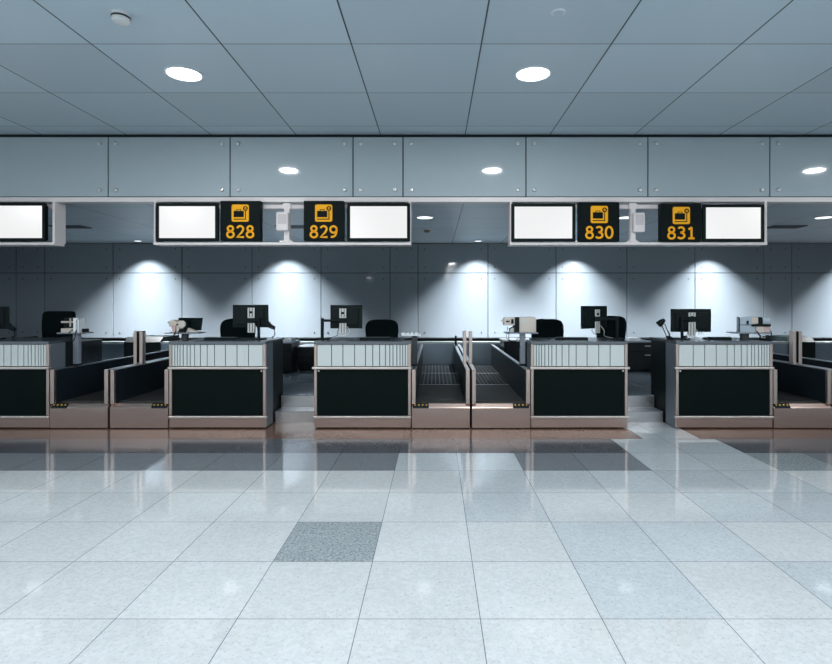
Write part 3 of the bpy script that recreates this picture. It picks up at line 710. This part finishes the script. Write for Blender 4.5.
def sign(num, px0, px1, py0, py1, label):
    x0, x1, z0, z1 = X(px0, ZS), X(px1, ZS), Z(py1, ZS), Z(py0, ZS)
    t = thing('counter_sign', ((x0 + x1) / 2, ZF, z0), label, 'sign', 'black and yellow counter number signs')
    w = (x1 - x0) / 2; h = z1 - z0
    MB().box(-w, w, -.075, .02, 0, h, bev=.003, seg=1).build('panel', 'sign_black', t)
    MB().box(-.04, .04, .02, .0595, h * .3, h * .98).build('hanger', 'white_metal', t)
    digits_mesh(num, .163, t, (0, -.0795, .032))
    # yellow icon tile
    ic = MB(); r_ = .022; a = .108; cz_ = h - .155; pts = []
    for sx, sz, a0 in ((1, 1, 0), (-1, 1, PI / 2), (-1, -1, PI), (1, -1, 1.5 * PI)):
        for k in range(6):
            an = a0 + k * PI / 10
            pts.append((sx * (a - r_) + r_ * math.cos(an), cz_ + sz * (a - r_) + r_ * math.sin(an)))
    io = ic.prism(pts, -.079, -.0752, 'y').build('icon', 'sign_yellow', t)
    g = MB(); y0, y1 = -.081, -.0788
    g.box(-.082, .046, y0, y1, cz_ - .052, cz_ + .028, bev=.006)              # case
    g.box(-.048, -.040, y0, y1, cz_ + .028, cz_ + .046).box(.004, .012, y0, y1, cz_ + .028, cz_ + .046).box(-.048, .012, y0, y1, cz_ + .040, cz_ + .047)   # handle
    g.box(.062, .073, y0, y1, cz_ - .082, cz_ + .04)                          # scale column
    g.box(-.082, .073, y0, y1, cz_ - .082, cz_ - .071)                        # platform
    n = 20; ri, ro = .016, .030; vs = []; fs = []
    for k in range(n):
        an = 2 * PI * k / n
        for rr, yy in ((ri, y0), (ro, y0), (ro, y1), (ri, y1)): vs.append((.066 + rr * math.cos(an), yy, cz_ + .058 + rr * math.sin(an)))
    for k in range(n):
        for j in range(4): fs.append((k * 4 + j, k * 4 + (j + 1) % 4, ((k + 1) % n) * 4 + (j + 1) % 4, ((k + 1) % n) * 4 + j))
    g.add(vs, fs)
    g.box(.052, .080, y0, y1, cz_ + .055, cz_ + .061)
    g.build('pictogram', 'sign_black', io)
    return t
sign('828', 220.3, 260.3, 200.8, 240.6, 'black sign with yellow suitcase pictogram and the number 828')
sign('829', 303.7, 343.7, 200.8, 240.6, 'black sign with yellow suitcase pictogram and the number 829')
sign('830', 579, 619.5, 202.2, 241.4, 'black sign with yellow suitcase pictogram and the number 830')
sign('831', 661, 701.5, 203.2, 241.8, 'black sign with yellow suitcase pictogram and the number 831')

def speaker(px0, px1, py0, py1, label):
    x0, x1, z0, z1 = X(px0, ZS), X(px1, ZS), Z(py1, ZS), Z(py0, ZS)
    t = thing('wall_speaker', ((x0 + x1) / 2, ZF, z0), label, 'speaker', 'white boxes on the sign frames')
    w = (x1 - x0) / 2; h = z1 - z0
    MB().box(-w, w, -.05, .028, 0, h, bev=.018, seg=3).build('housing', 'white_metal', t)
    MB().box(-w + .025, w - .02, -.053, -.049, h * .36, h - .025, bev=.002, seg=1).build('grille', 'grille', t)
speaker(275.2, 287.5, 211.5, 230.3, 'small white box on the hanger post between signs 828 and 829')
speaker(634.5, 646.3, 212, 231.8, 'small white box on the hanger post between signs 830 and 831')

# ------------------------------------------------------------------ ceiling fittings
def washer_optics(l):
    """asymmetric wall-washer reflector: throws more light the further down the wall it has to reach"""
    l.use_nodes = True; nt = l.node_tree; L = nt.links.new
    em = next(n for n in nt.nodes if n.type == 'EMISSION')
    tc = nn(nt, 'ShaderNodeTexCoord'); sp = nn(nt, 'ShaderNodeSeparateXYZ'); L(tc.outputs['Normal'], sp.inputs[0])
    def mth(op, a, b):
        n = nn(nt, 'ShaderNodeMath', operation=op)
        for k, v in enumerate((a, b)):
            if isinstance(v, (int, float)): n.inputs[k].default_value = v
            else: L(v, n.inputs[k])
        return n.outputs[0]
    uy = mth('ABSOLUTE', sp.outputs['Y'], 0)
    g = mth('POWER', mth('DIVIDE', mth('MAXIMUM', uy, .18), .58), -2.35)
    mr = nn(nt, 'ShaderNodeMapRange', interpolation_type='SMOOTHSTEP'); L(uy, mr.inputs['Value'])
    mr.inputs['From Min'].default_value = .04; mr.inputs['From Max'].default_value = .18
    side = mth('POWER', mth('SUBTRACT', 1, mth('MULTIPLY', sp.outputs['X'], sp.outputs['X'])), 2.4)
    L(mth('MULTIPLY', mth('MULTIPLY', g, mr.outputs['Result']), side), em.inputs['Strength'])

def downlight(name, x, y, z, rad, label, group, m, energy, parent=None, lampkind='AREA', tilt=0, **kw):
    t = thing(name, (x, y, z), label, 'ceiling light', group)
    MB().lathe([(rad * .96, -.001), (rad * 1.10, -.001), (rad * 1.10, -.008), (rad * 1.0, -.014), (rad * .96, -.006)], n=40).build('ring', 'lamp_ring', t)
    MB().lathe([(rad * .97, -.002), (rad * .97, -.007)], n=40).build('diffuser', m, t)
    if lampkind == 'AREA':
        lamp('AREA', 'lamp', (0, 0, -.016), energy, t, shape='DISK', size=rad * 1.8, **kw)
    elif lampkind == 'SPOT':
        l = lamp('SPOT', 'lamp', (0, 0, -.02), energy, t, **kw); l.rotation_euler = (math.radians(tilt), 0, 0)
        washer_optics(l.data)
    return t
E_FRONT, E_MAIN, E_WASH = 27, 71, 250
FL = 'round ceiling lights in front of the bulkhead'
downlight('ceiling_light', -2.35, 5.03, CZ, .155, 'round lit ceiling light on the left, behind the white smoke detector', FL, 'lamp', E_FRONT)
downlight('ceiling_light', .918, 5.03, CZ, .155, 'round lit ceiling light on the right, behind the small flat ceiling disc', FL, 'lamp', E_FRONT)
downlight('ceiling_light', 6.1, 5.03, CZ, .155, 'round ceiling light seen only reflected in the bulkhead glass at the right edge', FL, 'lamp', E_FRONT)
BL = 'round lights in the low ceiling behind the signs'
for x, lb in ((-6.3, 'round light in the low ceiling behind the leftmost screen'), (-3.2, 'round light in the low ceiling behind sign 828'),
              (-.16, 'round light in the low ceiling, in the gap between the middle two screens'), (3.0, 'round light in the low ceiling, showing through the frame right of sign 830'),
              (6.1, 'round light in the low ceiling at the right edge of the photo')):
    downlight('ceiling_light', x, 8.42, BZ, .125, lb, BL, 'lamp_small', 0, lampkind=None)
WX = [-6.39, -3.28, .93, 3.08, 6.08, 9.4]
WL = ['left of sign 828, above the twin conveyors', 'behind the frame between signs 828 and 829', 'above the middle twin conveyors', 'behind sign 830 and the angled monitor', 'behind the rightmost screen', 'beyond the right edge of the photo']
for x, lb in zip(WX, WL):
    downlight('wall_washer', x, 11.55, BZ, .075, 'small wall-washing light in the low ceiling, ' + lb, 'wall washers along the back wall', 'lamp_small', E_WASH, lampkind='SPOT',
              tilt=0, spot_size=math.radians(107), spot_blend=.42, shadow_soft_size=.03)
# lights of the hall on the camera's side, part of the ceiling
for y in (1.6, -1.7, -5.0, -9, -13, -17, -21):
    for x in (-8.9, -5.6, -2.35, .92, 4.2, 7.5):
        MB().lathe([(.17, -.001), (.17, -.010)], (x, y, CZ), n=24).build('light_diffuser', 'lamp', ceil)
        if y > -6: lamp('AREA', 'lamp', (x, y, CZ - .014), E_MAIN, None, shape='DISK', size=.32)
        elif x in (-5.6, .92, 7.5): lamp('AREA', 'lamp', (x, y, CZ - .014), 40, None, shape='DISK', size=.32)

t = thing('smoke_detector', (-2.34, 4.0, CZ), 'white smoke detector in the ceiling at the upper left', 'smoke detector')
MB().lathe([(.068, 0), (.068, -.022)], n=28).build('base', 'detector', t)
MB().lathe([(.066, -.022), (.066, -.036)], n=28).build('sensing_band', 'detector_band', t)
MB().lathe([(.064, -.034), (.062, -.05), (.05, -.062), (.02, -.066)], n=28).build('cap', 'detector', t)
t = thing('ceiling_disc', (.912, 3.97, CZ), 'small flat grey disc in the ceiling above the right ceiling light', 'detector')
MB().lathe([(.052, 0), (.052, -.006), (.046, -.010)], n=28).build('plate', 'lamp_ring', t)
MB().lathe([(.043, -.010), (.040, -.013)], n=28).build('lid', 'ceiling', t)
t = thing('smoke_detector', (X(427, 9.74), 9.74, BZ), 'small brownish detector in the low ceiling right of the sign 829 screen', 'smoke detector')
MB().lathe([(.075, 0), (.075, -.025)], n=20).build('base', 'detector', t)
MB().lathe([(.06, -.025), (.05, -.06), (.02, -.07)], n=20).build('cap', 'detector_brown', t)
for x, lb in ((-6.43, 'dark slotted vent in the low ceiling left of the sign 828 screen'), (-2.49, 'dark slotted vent in the low ceiling, showing left of sign 829'), (6.16, 'dark slotted vent in the low ceiling right of the sign 831 screen')):
    t = thing('ceiling_vent', (x, 9.45, BZ), lb, 'vent', 'slotted vents in the low ceiling')
    MB().box(-.28, .28, -.15, .15, -.006, 0).build('backing', 'dark_backing', t)
    sl = MB()
    for k in range(7): sl.box(-.26, .26, -.135 + k * .04, -.135 + k * .04 + .018, -.012, -.006)
    sl.build('slats', 'vent', t)
    MB().box(-.29, .29, -.16, -.145, -.013, 0).box(-.29, .29, .145, .16, -.013, 0).box(-.29, -.275, -.145, .145, -.013, 0).box(.275, .29, -.145, .145, -.013, 0).build('frame', 'vent', t)

# ------------------------------------------------------------------ world and view
w = bpy.data.worlds.new('world'); SC.world = w; w.use_nodes = True
w.node_tree.nodes['Background'].inputs[0].default_value = (.25, .32, .38, 1); w.node_tree.nodes['Background'].inputs[1].default_value = .3
SC.view_settings.view_transform = 'Standard'; SC.view_settings.look = 'None'; SC.view_settings.gamma = 1; SC.view_settings.use_curve_mapping = False
SC.view_settings.exposure = 0.0
SC.cycles.use_denoising = True
SC.cycles.max_bounces = 10; SC.cycles.diffuse_bounces = 5; SC.cycles.glossy_bounces = 5
SC.cycles.sample_clamp_indirect = 6.0
